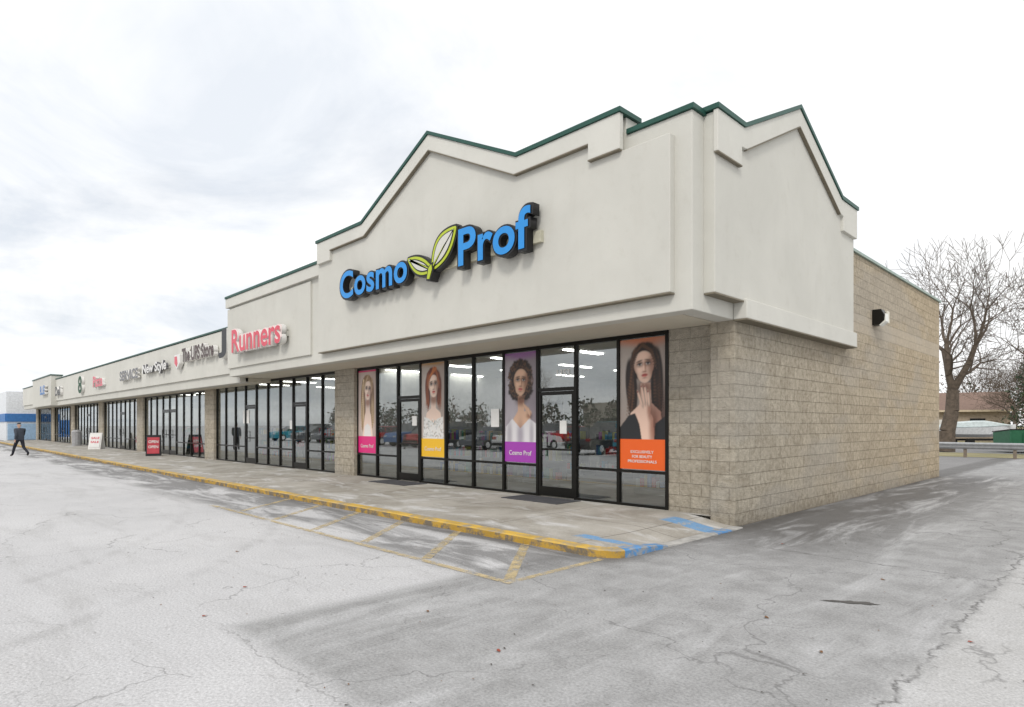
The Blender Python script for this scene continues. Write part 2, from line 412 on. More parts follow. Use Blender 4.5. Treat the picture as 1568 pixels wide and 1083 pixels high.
mb=MB().prism([(-5.59,5.79),(-5.59,6.34),(-7.81,6.34),(-10.4,7.6),(-13,6.34),(-15.23,6.34),(-15.23,5.79),(-14.55,5.79),(-14.55,6.05),(-12.93,6.05),(-10.4,7.28),(-7.88,6.05),(-6.2,6.05),(-6.2,5.79)],'Y',7.75,7.85)
mb.prism([(8.26,5.5),(9.02,5.5),(9.02,5.78),(9.2,5.80),(11.26,6.84),(13.32,5.80),(13.5,5.78),(13.5,5.5),(14.33,5.5),(14.33,6.1),(13.4,6.1),(11.26,7.15),(9.11,6.1),(8.26,6.1)],'X',-4.33,-4.26)
mb.box(-21.95,-15.25,7.84,7.97,5.55,5.86)
mb.obj('cornice',M_EIFS2,B,bevel=.01)
mb=MB()
mb.box(-4.49,-4.27,9.2,14.36,3.23,3.53)
mb.obj('side_lower_band',M_EIFS2,B,bevel=.012)
mb=MB()  # thin dark strips imitating shade under panels, side band and cornice
mb.box(-15.3,-4.77,7.825,7.958,3.478,3.4985)
mb.box(-4.488,-4.315,8.285,9.2,3.478,3.4985)
mb.box(-4.488,-4.265,9.2,14.36,3.21,3.228)
mb.box(-6.2,-5.6,7.745,7.825,5.77,5.788)
mb.box(-4.315,-4.255,8.265,9.02,5.48,5.498)
def shade_strip(path,axis,a,b_,t=.018):  # dark line along the cornice underside, shade put in as colour
    poly=[(p[0],p[1]-.002-t) for p in path]+[(p[0],p[1]-.002) for p in reversed(path)]
    mb.prism(poly,axis,a,b_)
shade_strip([(-6.2,6.05),(-7.88,6.05),(-10.4,7.28),(-12.93,6.05),(-14.55,6.05)],'Y',7.745,7.828)
shade_strip([(9.2,5.80),(11.26,6.84),(13.32,5.80)],'X',-4.318,-4.255)
mb.obj('underside_shade_strips',M_SHADE,B)
def coping(path,axis,a,b_,mbx,t=.07):
    poly=list(path)+[(p[0],p[1]+t) for p in reversed(path)]
    mbx.prism(poly,axis,a,b_)
mb=MB()
coping([(-5.56,6.342),(-7.81,6.342),(-10.4,7.602),(-13,6.342),(-15.26,6.342)],'Y',7.72,8.3,mb)
coping([(-4.45,6.062),(-5.585,6.062)],'Y',7.92,8.29,mb)
coping([(-15.2,5.862),(-21.95,5.862)],'Y',7.81,8.29,mb)
mb.box(-4.83,-4.45,8.29,8.31,6.062,6.137)
coping([(8.24,6.102),(9.11,6.102),(11.26,7.152),(13.4,6.102),(14.37,6.102)],'X',-4.83,-4.235,mb)
mb.obj('roof_coping',M_COP,B)
mb=MB().box(-21.9,-4.82,8.25,9.4,3.232,3.26)
mb.box(-75,-21.9,8.5,9.4,3.10,3.23)
mb.obj('soffit',M_SOFF,B)
mb=MB()
mb.box(-57.4,-21.9,8.3,8.6,3.05,5.0)
mb.box(-66.5,-57.4,7.9,8.6,3.05,5.3)
mb.box(-75.5,-66.5,8.3,8.6,3.05,5.0)
mb.obj('canopy_fascia',M_EIFS,B,bevel=.012)
mb=MB(); 
for a,b_ in ((-21.9,-57.4),(-66.5,-75.5)):
    mb.box(a,b_,8.22,8.31,3.4,4.98); 
mb.obj('canopy_panels',M_EIFS2,B,bevel=.01)
mb=MB(); mb.box(-57.4,-21.9,8.18,8.66,5.002,5.06); mb.box(-66.55,-57.35,7.85,8.66,5.302,5.38); mb.box(-75.6,-66.5,8.18,8.66,5.002,5.06)
mb.obj('canopy_coping',M_COP,B)

def storefront(xr,xl,n,doors,ztop,tag,text=None):
    mb=MB(); w_=(xr-xl)/n; y0,y1=9.38,9.50; m_=.03
    for i in range(n+1):
        x_=xr-i*w_
        mb.box(x_-m_,x_+m_,y0,y1,.13,ztop)
    mb.box(xl+m_,xr-m_,y0+.003,y1-.003,ztop-.07,ztop-.001)
    for i in range(n):
        a=xr-i*w_-m_; b_=xr-(i+1)*w_+m_
        if i in doors:
            mb.box(b_,a,y0+.003,y1-.003,2.28,2.35)
            mb.box(b_+.005,b_+.065,y0+.01,y0+.06,.15,2.27); mb.box(a-.065,a-.005,y0+.01,y0+.06,.15,2.27)
            mb.box(b_+.065,a-.065,y0+.012,y0+.058,.15,.34); mb.box(b_+.065,a-.065,y0+.012,y0+.058,2.20,2.27)
            mb.box(b_+.065,a-.065,y0+.012,y0+.05,1.08,1.12)
            mb.cyl((b_+.14,y0-.05,.95),(b_+.14,y0-.05,1.35),.014,.014); mb.cyl((b_+.14,y0-.05,.97),(b_+.14,y0+.01,.97),.01,.01); mb.cyl((b_+.14,y0-.05,1.33),(b_+.14,y0+.01,1.33),.01,.01)
        else:
            mb.box(b_,a,y0+.003,y1-.003,.132,.18); mb.box(b_,a,y0+.003,y1-.003,.735,.785)
    mb.obj('window_frames_'+tag,M_FRAME,B)
    mesh_obj('window_glass_'+tag,[(xl,GY,.14),(xr,GY,.14),(xr,GY,ztop-.02),(xl,GY,ztop-.02)],[(0,1,2,3)],M_GLASS,B)
storefront(-5.78,-15.98,10,[2,7],3.225,'a')
storefront(-17.1,-27.3,10,[2,6],3.225,'b')
storefront(-28.4,-38.1,9,[4,5],3.1,'c')
storefront(-39.3,-47.6,8,[3],3.1,'d')
storefront(-48.8,-57.2,8,[3],3.1,'e')
storefront(-58.4,-66,7,[3],3.1,'f')
storefront(-67.2,-75,7,[3],3.1,'g')
M_IN=simple('interior_wall',(.45,.44,.41),.9); M_FL=simple('interior_floor',(.16,.15,.14),.3); M_CE=simple('ceiling_tile',(.62,.62,.60),.9)
M_LT=emis('fluorescent_tube',(1,.98,.93),9.0)
mb=MB()
mb.box(-75.6,-4.95,19,19.2,.13,3.6,0)
for x_ in (-5.0,-16.5,-27.85,-38.7,-48.2,-57.8,-66.6): mb.box(x_-.05,x_+.05,9.63,19,.13,3.5,0)
mb.box(-75.6,-4.95,9.63,19,.10,.129,1)
mb.box(-75.6,-4.95,9.63,19,3.3,3.4,2)
mb.box(-75.6,-4.95,9.52,9.63,3.2,3.5,2)
mb.obj('interior_shell',[M_IN,M_FL,M_CE],B)
mb=MB()
for x_ in np.arange(-74,-5.6,2.4):
    for yy in (10.6,13.2,15.8): mb.box(x_-.0,x_+.16,yy,yy+1.3,3.27,3.298)
mb.obj('ceiling_lights',M_LT,B)
V=[];F=[];C=[]
def cbox(x0,x1,y0,y1,z0,z1,c):
    b=len(V); V.extend([(x0,y0,z0),(x1,y0,z0),(x1,y1,z0),(x0,y1,z0),(x0,y0,z1),(x1,y0,z1),(x1,y1,z1),(x0,y1,z1)])
    for q in ((0,3,2,1),(4,5,6,7),(0,1,5,4),(1,2,6,5),(2,3,7,6),(3,0,4,7)): F.append(tuple(b+i for i in q)); C.append(c)
pal=[(.6,.05,.05),(.6,.6,.6),(.1,.2,.45),(.7,.45,.1),(.1,.1,.1),(.45,.1,.35),(.1,.35,.2),(.7,.66,.6),(.5,.5,.15),(.05,.28,.45)]
for x0 in np.arange(-74,-6.5,1.7):
    if random.random()<.12: continue
    for yy in (11.2,14.2):
        if random.random()<.25: continue
        cbox(x0,x0+1.3,yy,yy+.5,.13,.25,(.2,.19,.18)); cbox(x0,x0+1.3,yy+.22,yy+.26,.25,1.55,(.30,.29,.28))
        for z_ in (.25,.7,1.15):
            cbox(x0,x0+1.3,yy,yy+.5,z_,z_+.03,(.3,.29,.27))
            xx=x0+.03
            while xx<x0+1.2:
                ww=random.uniform(.06,.14); cbox(xx,xx+ww*.85,yy+.03,yy+.18,z_+.03,z_+random.uniform(.15,.33),random.choice(pal)); xx+=ww
def vc_obj(name,V,F,C,mat,par):
    o=mesh_obj(name,V,F,mat,par); at=o.data.color_attributes.new('Col','FLOAT_COLOR','CORNER')
    arr=[]
    for p,c in zip(o.data.polygons,C): arr+=list((c[0],c[1],c[2],1))*p.loop_total
    at.data.foreach_set('color',arr); return o
vc_obj('store_shelves',V,F,C,M_GOODS,B)
M_MAT=simple('rubber_mat',(.07,.07,.078),.9,bump=.5)
for i,(a,b_) in enumerate(((-7.6,-9.1),(-12.5,-14.1))):
    MB().box(b_,a,8.6,9.3,.125,.142).obj('door_mat' if i==0 else 'door_mat.001',M_MAT,None,bevel=.004)
L=empty('wall_light')
MB().prism([(-4.488,3.92),(-4.488,4.28),(-4.30,4.28),(-4.24,4.16),(-4.24,4.02),(-4.34,3.92)],'Y',16.15,16.42).obj('housing',M_FRAME,L,bevel=.01)
MB().prism([(-4.345,3.915),(-4.235,4.015),(-4.225,4.17),(-4.215,4.17),(-4.21,3.99),(-4.33,3.895)],'Y',16.17,16.40).obj('lens',simple('lens_glass',(.75,.75,.7),.15),L)
MB().box(-4.488,-4.24,16.421,16.60,3.98,4.26).obj('reflector',simple('lamp_cream',(.7,.66,.55),.4),L,bevel=.01)

# ---------------------------------------------------------------- signs
def text_mesh(s,x0,x1,z0,z1,y,ext,mats,par,name,offset=0,space=1.0):
    cu=bpy.data.curves.new(name,'FONT'); cu.body=s; cu.extrude=.5; cu.offset=offset; cu.space_character=space; cu.resolution_u=6
    ob=bpy.data.objects.new(name+'_t',cu); COL.objects.link(ob)
    bpy.context.view_layer.update()
    dg=bpy.context.evaluated_depsgraph_get(); me=bpy.data.meshes.new_from_object(ob.evaluated_get(dg))
    bpy.data.objects.remove(ob)
    co_=np.empty(len(me.vertices)*3); me.vertices.foreach_get('co',co_); co_=co_.reshape(-1,3)
    mn=co_.min(0);mx=co_.max(0)
    out=np.empty_like(co_)
    out[:,0]=x0+(co_[:,0]-mn[0])/(mx[0]-mn[0])*(x1-x0)
    out[:,2]=z0+(co_[:,1]-mn[1])/(mx[1]-mn[1])*(z1-z0)
    t=(co_[:,2]-mn[2])/(mx[2]-mn[2])
    out[:,1]=y+ext*(1-t)
    me.vertices.foreach_set('co',out.ravel()); me.update()
    me.materials.clear()
    for m_ in mats: me.materials.append(m_)
    nrm=[ (0 if p.normal.y<-.7 else (1 if len(mats)>1 else 0)) for p in me.polygons]
    me.polygons.foreach_set('material_index',nrm)
    o=bpy.data.objects.new(name,me); COL.objects.link(o); parent(o,par); return o
M_BLUE=simple('sign_blue_acrylic',(.02,.27,.70),.3,var=.04)
M_BLK=simple('sign_black',(.012,.012,.014),.4,var=.05)
M_GRN=simple('sign_leaf_green',(.46,.55,.03),.3,var=.04)
M_WHT=simple('sign_white',(.75,.74,.72),.4,var=.05)
M_RED=simple('sign_red_acrylic',(.66,.06,.10),.3,var=.05)
M_CREAM=simple('raceway_cream',(.55,.53,.42),.5)
S=empty('storefront_sign')
def both(s,x0,x1,z0,z1,nm,sp):
    e=.035
    text_mesh(s,x0-e,x1+e,z0-e,z1+e,7.59,.16,[M_BLK,M_BLK],S,nm+'_backing',offset=.05,space=sp)
    text_mesh(s,x0+.015,x1-.015,z0+.01,z1-.01,7.575,.02,[M_BLUE,M_BLK],S,nm+'_face',offset=.022,space=sp)
both('Cosmo',-13.72,-10.88,4.61,5.28,'word_one',1.04)
both('Prof',-9.22,-7.28,4.60,5.34,'word_two',1.04)
MB().box(-13.5,-7.22,7.75,7.828,4.72,4.92).obj('raceway',M_CREAM,S)
def leaf(p0,p1,wd,bend):
    p0=Vector(p0);p1=Vector(p1);d_=p1-p0;nn=Vector((-d_.y,d_.x)).normalized()
    up=[];dn=[]
    for i in range(17):
        t=i/16; c=p0+d_*t+nn*bend*math.sin(math.pi*t); ww=wd*math.sin(math.pi*min(1,t*.97+.015))**.85
        up.append(c+nn*ww); dn.append(c-nn*ww)
    return up+dn[::-1]
def shrink(poly,dd):
    cen=sum(poly,Vector((0,0)))/len(poly); n=len(poly); out=[]
    for i,q in enumerate(poly):
        a=poly[i-1];b_=poly[(i+1)%n]; t=(b_-a)
        nn=Vector((-t.y,t.x)).normalized() if t.length>1e-6 else (cen-q).normalized()
        if nn.dot(cen-q)<0: nn=-nn
        out.append(tuple(q+nn*dd+(cen-q).normalized()*dd*.6))
    return out
base=(-10.02,4.70)
for i,(tip,wd,bend) in enumerate((((-10.88,5.08),.17,.03),((-9.27,5.40),.25,.05))):
    P0=leaf(base,tip,wd,bend); yb=7.60-.02*i
    for k,(dd,yy,mt) in enumerate(((-.030,yb,M_BLK),(.0,yb-.015,M_GRN),(.038,yb-.022,M_BLK),(.054,yb-.028,M_EIFS2))):
        MB().prism(shrink(P0,dd),'Y',yy,yy+(.13 if k==0 else .012)).obj('leaf_%d_%d'%(i,k),mt,S)
    t0=Vector(base);t1=Vector(base)+(Vector(tip)-Vector(base))*.62+Vector((0,.02))
    nn=Vector((-(t1-t0).y,(t1-t0).x)).normalized()*.034
    MB().prism([tuple(t0-nn),tuple(t1),tuple(t0+nn)],'Y',yb-.036,yb-.029).obj('vein_%d'%i,M_BLK,S)
    MB().prism([tuple(t0-nn*.5),tuple(t1-(t1-t0)*.08),tuple(t0+nn*.5)],'Y',yb-.042,yb-.037).obj('vein_g_%d'%i,M_GRN,S)
MB().prism([(-10.17,4.50),(-10.04,4.48),(-9.93,4.70),(-9.96,4.84),(-10.12,4.76)],'Y',7.535,7.74).obj('stem',M_BLK,S)
MB().prism([(-10.135,4.53),(-10.06,4.52),(-9.97,4.70),(-9.99,4.80),(-10.08,4.74)],'Y',7.525,7.534).obj('stem_face',M_GRN,S)

def small_sign(name,s,x0,x1,z0,z1,y,face,ret,ext=.16,off=.03,raceway=True):
    e=empty(name)
    text_mesh(s,x0,x1,z0,z1,y,ext,[face,ret],e,'letters',offset=off)
    if raceway: MB().box(x0+.05,x1-.05,y+ext-.001,y+ext+.09,z0+(z1-z0)*.3,z0+(z1-z0)*.5).obj('raceway',M_EIFS2,e)
    return e
M_PINK=simple('sign_pink_white',(.78,.62,.60),.4,var=.04)
e=small_sign('red_letter_sign','Runners',-20.8,-17.15,3.92,4.66,7.62,M_RED,M_WHT,.2,.02)
text_mesh('Runners',-20.86,-17.1,3.88,4.70,7.65,.12,[M_PINK,M_WHT],e,'outline',offset=.06)
M_DK=simple('sign_dark_brown',(.06,.03,.025),.4); M_DGREY=simple('sign_grey',(.14,.14,.15),.4); M_LG=simple('sign_lightgrey',(.45,.45,.45),.4)
small_sign('dark_letter_sign','The UPS Store',-27.2,-23.6,4.10,4.66,8.02,M_DK,M_WHT,.16,.04)
small_sign('black_letter_sign','J',-23.1,-22.3,3.95,4.95,8.0,M_BLK,M_WHT,.2,.05,False)
small_sign('white_letter_sign','New Style',-33.0,-29.3,3.85,4.4,8.02,M_WHT,M_DGREY,.1)
small_sign('grey_letter_sign','SERVICE',-37.4,-33.9,3.85,4.35,8.05,M_DGREY,M_WHT,.1)
small_sign('red_shop_sign','Pizza',-43.8,-41.3,3.8,4.45,8.05,M_RED,M_WHT)
small_sign('green_shop_sign','8',-48.2,-47.0,3.6,4.7,8.05,simple('sign_dkgreen',(.02,.08,.04)),M_WHT)
small_sign('far_shop_sign','Deli',-56.6,-54.5,3.7,4.4,8.05,M_BLK,M_WHT)
e=empty('shield_sign')
MB().prism([(-28.2,4.48),(-27.5,4.48),(-27.5,4.1),(-27.85,3.86),(-28.2,4.1)],'Y',8.02,8.2).obj('shield',[M_WHT],e,bevel=.03)
MB().prism([(-28.1,4.4),(-27.85,4.4),(-27.75,4.1),(-27.85,3.98),(-28.1,4.12)],'Y',8.005,8.019).obj('shield_mark',[M_RED],e)
e=empty('address_numerals'); text_mesh('1353',-8.32,-7.98,2.57,2.70,9.41,.004,[M_WHT],e,'numerals',offset=.01)

# ---------------------------------------------------------------- posters (printed portraits, colour attribute)
def poster(name,x0,x1,z0,z1,painter,nu=100):
    Wd=x1-x0; H=(z1-z0)/Wd; nv=int(nu*H)
    U,Vv=np.meshgrid(np.linspace(0,1,nu),np.linspace(0,H,nv))
    ctx=P(U,Vv,np.zeros((nv,nu,3)),H); painter(ctx)
    me=bpy.data.meshes.new(name)
    verts=np.stack([x0+U*Wd,np.full_like(U,9.405),z0+Vv*Wd],-1).reshape(-1,3)
    idx=np.arange(nu*nv).reshape(nv,nu)
    f=np.stack([idx[:-1,:-1],idx[:-1,1:],idx[1:,1:],idx[1:,:-1]],-1).reshape(-1,4)
    me.from_pydata(verts.tolist(),[],f.tolist()); me.materials.append(M_VC)
    at=me.color_attributes.new('Col','FLOAT_COLOR','POINT')
    c=np.concatenate([ctx.img.reshape(-1,3),np.ones((nu*nv,1))],1)
    at.data.foreach_set('color',np.clip(c,0,1).ravel().astype(np.float32)); me.update()
    o=bpy.data.objects.new(name,me); COL.objects.link(o); return o
class P:
    def __init__(s,U,V,img,H): s.U=U;s.V=V;s.img=img;s.H=H
    def blend(s,a,c): s.img=s.img*(1-a[...,None])+np.array(c)*a[...,None]
    def mul(s,a,k): s.img=s.img*(1-a[...,None]*(1-np.array(k)))
    def rect(s,x0,x1,y0,y1,c,a=1): s.blend(((s.U>=x0)&(s.U<=x1)&(s.V>=y0)&(s.V<=y1))*float(a),c)
    def emask(s,cx,cy,rx,ry,soft,rot=0,wob=0,fr=9):
        dx=s.U-cx;dy=s.V-cy;cr,sr=math.cos(rot),math.sin(rot)
        X=(dx*cr+dy*sr)/rx;Y=(-dx*sr+dy*cr)/ry;r=np.sqrt(X*X+Y*Y)
        if wob:
            t=np.arctan2(Y,X); r=r+wob*(np.sin(t*fr)+.6*np.sin(t*(fr*2.3)+1)+.4*np.sin(t*fr*4.1+2))
        m=np.clip((1+soft-r)/(2*soft),0,1); return m*m*(3-2*m)
    def ell(s,cx,cy,rx,ry,c,soft=.06,rot=0,a=1.0,wob=0,fr=9): s.blend(s.emask(cx,cy,rx,ry,soft,rot,wob,fr)*a,c)
    def dark(s,cx,cy,rx,ry,k,soft=.6,rot=0,a=1.0): s.mul(s.emask(cx,cy,rx,ry,soft,rot)*a,k)
    def poly(s,pts,c,a=1.0):
        ins=np.zeros_like(s.U,bool); n=len(pts)
        for i in range(n):
            x1,y1=pts[i];x2,y2=pts[(i+1)%n]
            if y1==y2: continue
            cond=((s.V>=min(y1,y2))&(s.V<max(y1,y2))); xi=x1+(s.V-y1)*(x2-x1)/(y2-y1)
            ins^=cond&(s.U<xi)
        s.blend(ins*float(a),c)
    def lock(s,pts,w0,c,a=.8):
        pts=[np.array(p) for p in pts]; n=len(pts)-1; best=np.full_like(s.U,9.0)
        for i in range(n):
            for k in range(7):
                t=k/7; q=pts[i]*(1-t)+pts[i+1]*t; tt=(i+t)/n; w_=w0*(1-.75*tt)+.004
                best=np.minimum(best,np.hypot(s.U-q[0],s.V-q[1])/w_)
        s.blend(np.clip(1.4-best,0,1)*a,c)
    def blur(s,k=1):
        for _ in range(k):
            for ax in (0,1): s.img=(np.roll(s.img,1,ax)+2*s.img+np.roll(s.img,-1,ax))/4
def face(c,fx,fy,r,skin,lip,rot=0.0,lit=-1):
    def L(dx,dy):
        return fx+r*(dx*math.cos(rot)-dy*math.sin(rot)), fy+r*(dx*math.sin(rot)+dy*math.cos(rot))
    x,y=L(0,.18); c.ell(x,y,r*.98,r*1.12,skin,.05,rot)
    x,y=L(0,-.45); c.ell(x,y,r*.74,r*.92,skin,.06,rot)
    sh=(.42,.30,.26); up=lambda k_:tuple(min(1,k*k_) for k in skin)
    x,y=L(-lit*.95,-.1); c.dark(x,y,r*.55,r*1.4,sh,.7,rot,.95)
    x,y=L(lit*.98,-.5); c.dark(x,y,r*.28,r*.9,sh,.7,rot,.6)
    x,y=L(lit*.42,-.22); c.ell(x,y,r*.28,r*.24,up(1.22),.9,rot,.8)
    x,y=L(0,.85); c.ell(x,y,r*.5,r*.28,up(1.18),.9,rot,.7)
    x,y=L(-lit*.12,.0); c.dark(x,y,r*.10,r*.42,(.62,.48,.42),.8,rot,.9)
    x,y=L(lit*.03,-.08); c.ell(x,y,r*.055,r*.36,up(1.25),.8,rot,.8)
    for s_ in (-1,1):
        x,y=L(s_*.40,.24); c.dark(x,y,r*.32,r*.22,(.34,.24,.20),.8,rot,.9)
        x,y=L(s_*.40,.20); c.ell(x,y,r*.20,r*.09,(.55,.52,.50),.4,rot); c.ell(x,y+.01*r,r*.10,r*.10,(.03,.02,.015),.4)
        x,y=L(s_*.42,.295); c.ell(x,y,r*.26,r*.065,(.015,.01,.01),.5,rot-s_*.18)
        x,y=L(s_*.42,.50); c.ell(x,y,r*.30,r*.065,(.06,.035,.02),.6,rot-s_*.2,.9)
    x,y=L(0,-.43); c.dark(x,y,r*.20,r*.07,(.40,.25,.22),.7,rot,.9)
    x,y=L(0,-.72); c.ell(x,y,r*.30,r*.14,lip,.3,rot); x,y=L(0,-.70); c.ell(x,y,r*.26,r*.025,tuple(k*.25 for k in lip),.6,rot)
    x,y=L(lit*.05,-.79); c.ell(x,y,r*.12,r*.035,tuple(min(1,k*1.7+.05) for k in lip),.8,rot,.7)
    x,y=L(0,-.95); c.dark(x,y,r*.22,r*.06,(.5,.38,.34),.8,rot,.8)
rp=random.Random(21)
def mane(c,roots,tips,n,w0,c0,c1,wav=.03,bow=0.0,jit=.15):
    for i in range(n):
        t=rp.random(); a=np.array(roots[0])*(1-t)+np.array(roots[1])*t; b_=np.array(tips[0])*(1-t)+np.array(tips[1])*t
        b_=b_+np.array([rp.uniform(-.03,.03),rp.uniform(-jit,jit*.6)])
        k=rp.random()**1.6; col=tuple(c0[q]*(1-k)+c1[q]*k for q in range(3))
        m1=a*.70+b_*.30+np.array([rp.uniform(-wav,wav)*.5+bow,0]); m2=a*.36+b_*.64+np.array([rp.uniform(-wav,wav)+bow*.8,0])
        c.lock([a,m1,m2,b_],w0*rp.uniform(.5,1.2),col,.85)
def crown(c,px,py,fx,fy,r,n,c0,c1,w=.022):
    for i in range(n):
        s_=-1 if i%2 else 1; e=rp.uniform(.95,1.35)
        a=np.array([px+rp.uniform(-.03,.03),py+rp.uniform(-.02,.02)]); b_=np.array([fx+s_*r*e,fy-rp.uniform(-.2,.6)*r])
        m1=np.array([fx+s_*r*.62*e,fy+r*(.95+.3*rp.random())]); k=rp.random()**1.5
        c.lock([a,m1,b_],w,tuple(c0[q]*(1-k)+c1[q]*k for q in range(3)),.85)
def pA(c):
    c.blend(np.ones_like(c.U),(.24,.18,.155)); c.ell(.12,1.9,.4,.9,(.46,.40,.36),.9); c.ell(.95,2.2,.25,.5,(.34,.28,.25),.9)
    c.ell(.3,2.52,.7,.16,(.62,.16,.05),.7,-.1,.8)
    h0=(.018,.009,.006); h1=(.17,.075,.035); sk=(.78,.54,.43)
    c.ell(.56,2.02,.33,.37,h0,.08,0,1,.015); c.ell(.82,1.6,.13,.65,h0,.12); c.ell(.26,1.55,.13,.55,h0,.12,.08)
    mane(c,[(.34,2.25),(.26,2.0)],[(.14,1.05),(.30,1.0)],26,.032,h0,h1,.04)
    mane(c,[(.76,2.25),(.84,2.0)],[(.80,1.0),(.96,1.08)],26,.032,h0,h1,.04)
    c.poly([(.14,.5),(.24,1.06),(.44,1.22),(.46,1.62),(.68,1.62),(.70,1.25),(.90,1.08),(.96,.5)],sk)
    c.dark(.56,1.52,.17,.14,(.35,.25,.22),.7); c.dark(.9,.9,.25,.5,(.4,.3,.28),.8)
    face(c,.54,1.93,.225,sk,(.46,.08,.07),.08,-1)
    crown(c,.50,2.33,.54,1.95,.235,22,h0,h1)
    c.poly([(.0,.5),(.0,.80),(.20,1.02),(.34,1.06),(.44,.85),(.50,.5)],(.02,.02,.022)); c.poly([(.76,.5),(.78,.86),(1,1.0),(1,.5)],(.018,.018,.02))
    c.poly([(.52,.5),(.47,.86),(.50,1.06),(.66,1.10),(.74,.96),(.76,.5)],sk); c.dark(.74,.8,.08,.4,(.45,.32,.28),.8)
    c.ell(.575,1.15,.11,.15,sk,.12,.15); c.dark(.66,1.12,.05,.16,(.5,.36,.32),.8)
    for k,(hx,hy,tx,ty) in enumerate(((.50,1.20,.40,1.46),(.55,1.24,.48,1.56),(.60,1.25,.555,1.56),(.65,1.22,.625,1.46))):
        mx,my=(hx+tx)/2,(hy+ty)/2; L_=math.hypot(tx-hx,ty-hy)/2+.03; ro=math.atan2(ty-hy,tx-hx)
        c.ell(mx+.012,my-.012,L_,.032,tuple(q*.36 for q in sk),.25,ro); c.ell(mx,my,L_*.97,.024,sk,.3,ro); c.ell(tx,ty,.018,.012,(.25,.02,.03),.3,ro)
    c.ell(.47,1.10,.028,.12,sk,.3,.25)
    c.blur(1)
    c.rect(0,1,-1,.57,(.80,.12,.012))
def pB(c):
    c.blend(np.ones_like(c.U),(.28,.24,.27)); c.ell(.2,1.5,.4,.9,(.46,.42,.46),.9); c.rect(0,1,2.42,3,(.20,.06,.26)); c.ell(.55,2.42,.5,.10,(.30,.14,.34),.8)
    h0=(.02,.009,.006); h1=(.22,.10,.045); sk=(.66,.42,.29)
    c.ell(.5,1.98,.36,.34,h0,.09,0,1,.04,11); c.ell(.5,1.62,.38,.26,h0,.09,0,1,.04,9)
    c.poly([(.18,.4),(.28,.98),(.42,1.15),(.42,1.5),(.62,1.5),(.62,1.15),(.82,.98),(.9,.4)],sk); c.dark(.52,1.4,.16,.12,(.35,.25,.22),.7)
    face(c,.51,1.80,.225,sk,(.50,.10,.09),-.05,-1)
    for i in range(420):
        a=rp.uniform(0,6.28); r=rp.uniform(.62,1.0); X=.5+.40*r*math.cos(a); Y=1.86+.44*r*math.sin(a)
        if math.hypot((X-.51)/.205,(Y-1.78)/.29)<1: continue
        k=rp.random()**2; c.ell(X,Y,.022,.013,tuple(h0[q]*(1-k)+h1[q]*k for q in range(3)),.5,rp.uniform(0,3),.85)
    c.poly([(0,.35),(.04,.80),(.24,.98),(.5,.76),(.78,.98),(1,.86),(1,.35)],(.70,.68,.70)); c.dark(.5,.6,.10,.3,(.55,.52,.58),.8); c.dark(.15,.6,.08,.3,(.6,.58,.62),.8); c.dark(.85,.6,.06,.3,(.6,.58,.62),.8)
    c.ell(.72,1.08,.13,.09,sk,.2,.3); c.dark(.78,1.04,.08,.06,(.5,.38,.34),.8)
    for k in range(4):
        ro=2.1-.10*k; c.ell(.645+.045*k,1.23-.035*k,.105,.026,tuple(q*.45 for q in sk),.25,ro); c.ell(.64+.045*k,1.235-.035*k,.10,.021,sk,.3,ro)
    c.blur(1); c.rect(0,1,-1,.46,(.36,.05,.42))
def pC(c):
    c.blend(np.ones_like(c.U),(.40,.33,.29)); c.ell(.2,1.6,.4,.8,(.58,.52,.48),.9); c.rect(0,1,2.5,3,(.62,.38,.04)); c.ell(.5,2.5,.6,.1,(.45,.22,.05),.8)
    h0=(.14,.025,.008); h1=(.62,.19,.05); sk=(.84,.64,.53)
    c.ell(.5,2.02,.30,.33,h0,.08,0,1,.02); c.ell(.27,1.7,.10,.40,h0,.1,.1); c.ell(.76,1.72,.09,.36,h0,.1,-.1)
    mane(c,[(.30,2.2),(.25,1.95)],[(.18,1.3),(.34,1.3)],24,.032,h0,h1,.03)
    mane(c,[(.74,2.2),(.79,1.95)],[(.68,1.3),(.86,1.32)],24,.032,h0,h1,.03)
    c.poly([(.1,.5),(.22,1.15),(.42,1.28),(.43,1.6),(.62,1.6),(.62,1.28),(.82,1.15),(.95,.5)],sk); c.dark(.53,1.5,.16,.12,(.4,.28,.24),.7)
    face(c,.52,1.86,.22,sk,(.60,.10,.08),.06,-1)
    crown(c,.60,2.30,.52,1.88,.22,20,h0,h1,.024)
    mane(c,[(.62,2.30),(.52,2.32)],[(.30,2.02),(.42,2.10)],8,.035,h0,h1,.02,0,.04)
    c.poly([(.06,.4),(.12,1.05),(.33,1.0),(.5,.90),(.7,1.0),(.92,1.05),(.96,.4)],(.74,.73,.71))
    for i in range(150): c.ell(rp.uniform(.1,.94),rp.uniform(.5,.98),.022,.014,rp.choice([(.30,.30,.29),(.5,.42,.34),(.48,.5,.49),(.82,.81,.8)]),.4,rp.uniform(0,3))
    c.blur(1); c.rect(0,1,-1,.48,(.86,.50,.02))
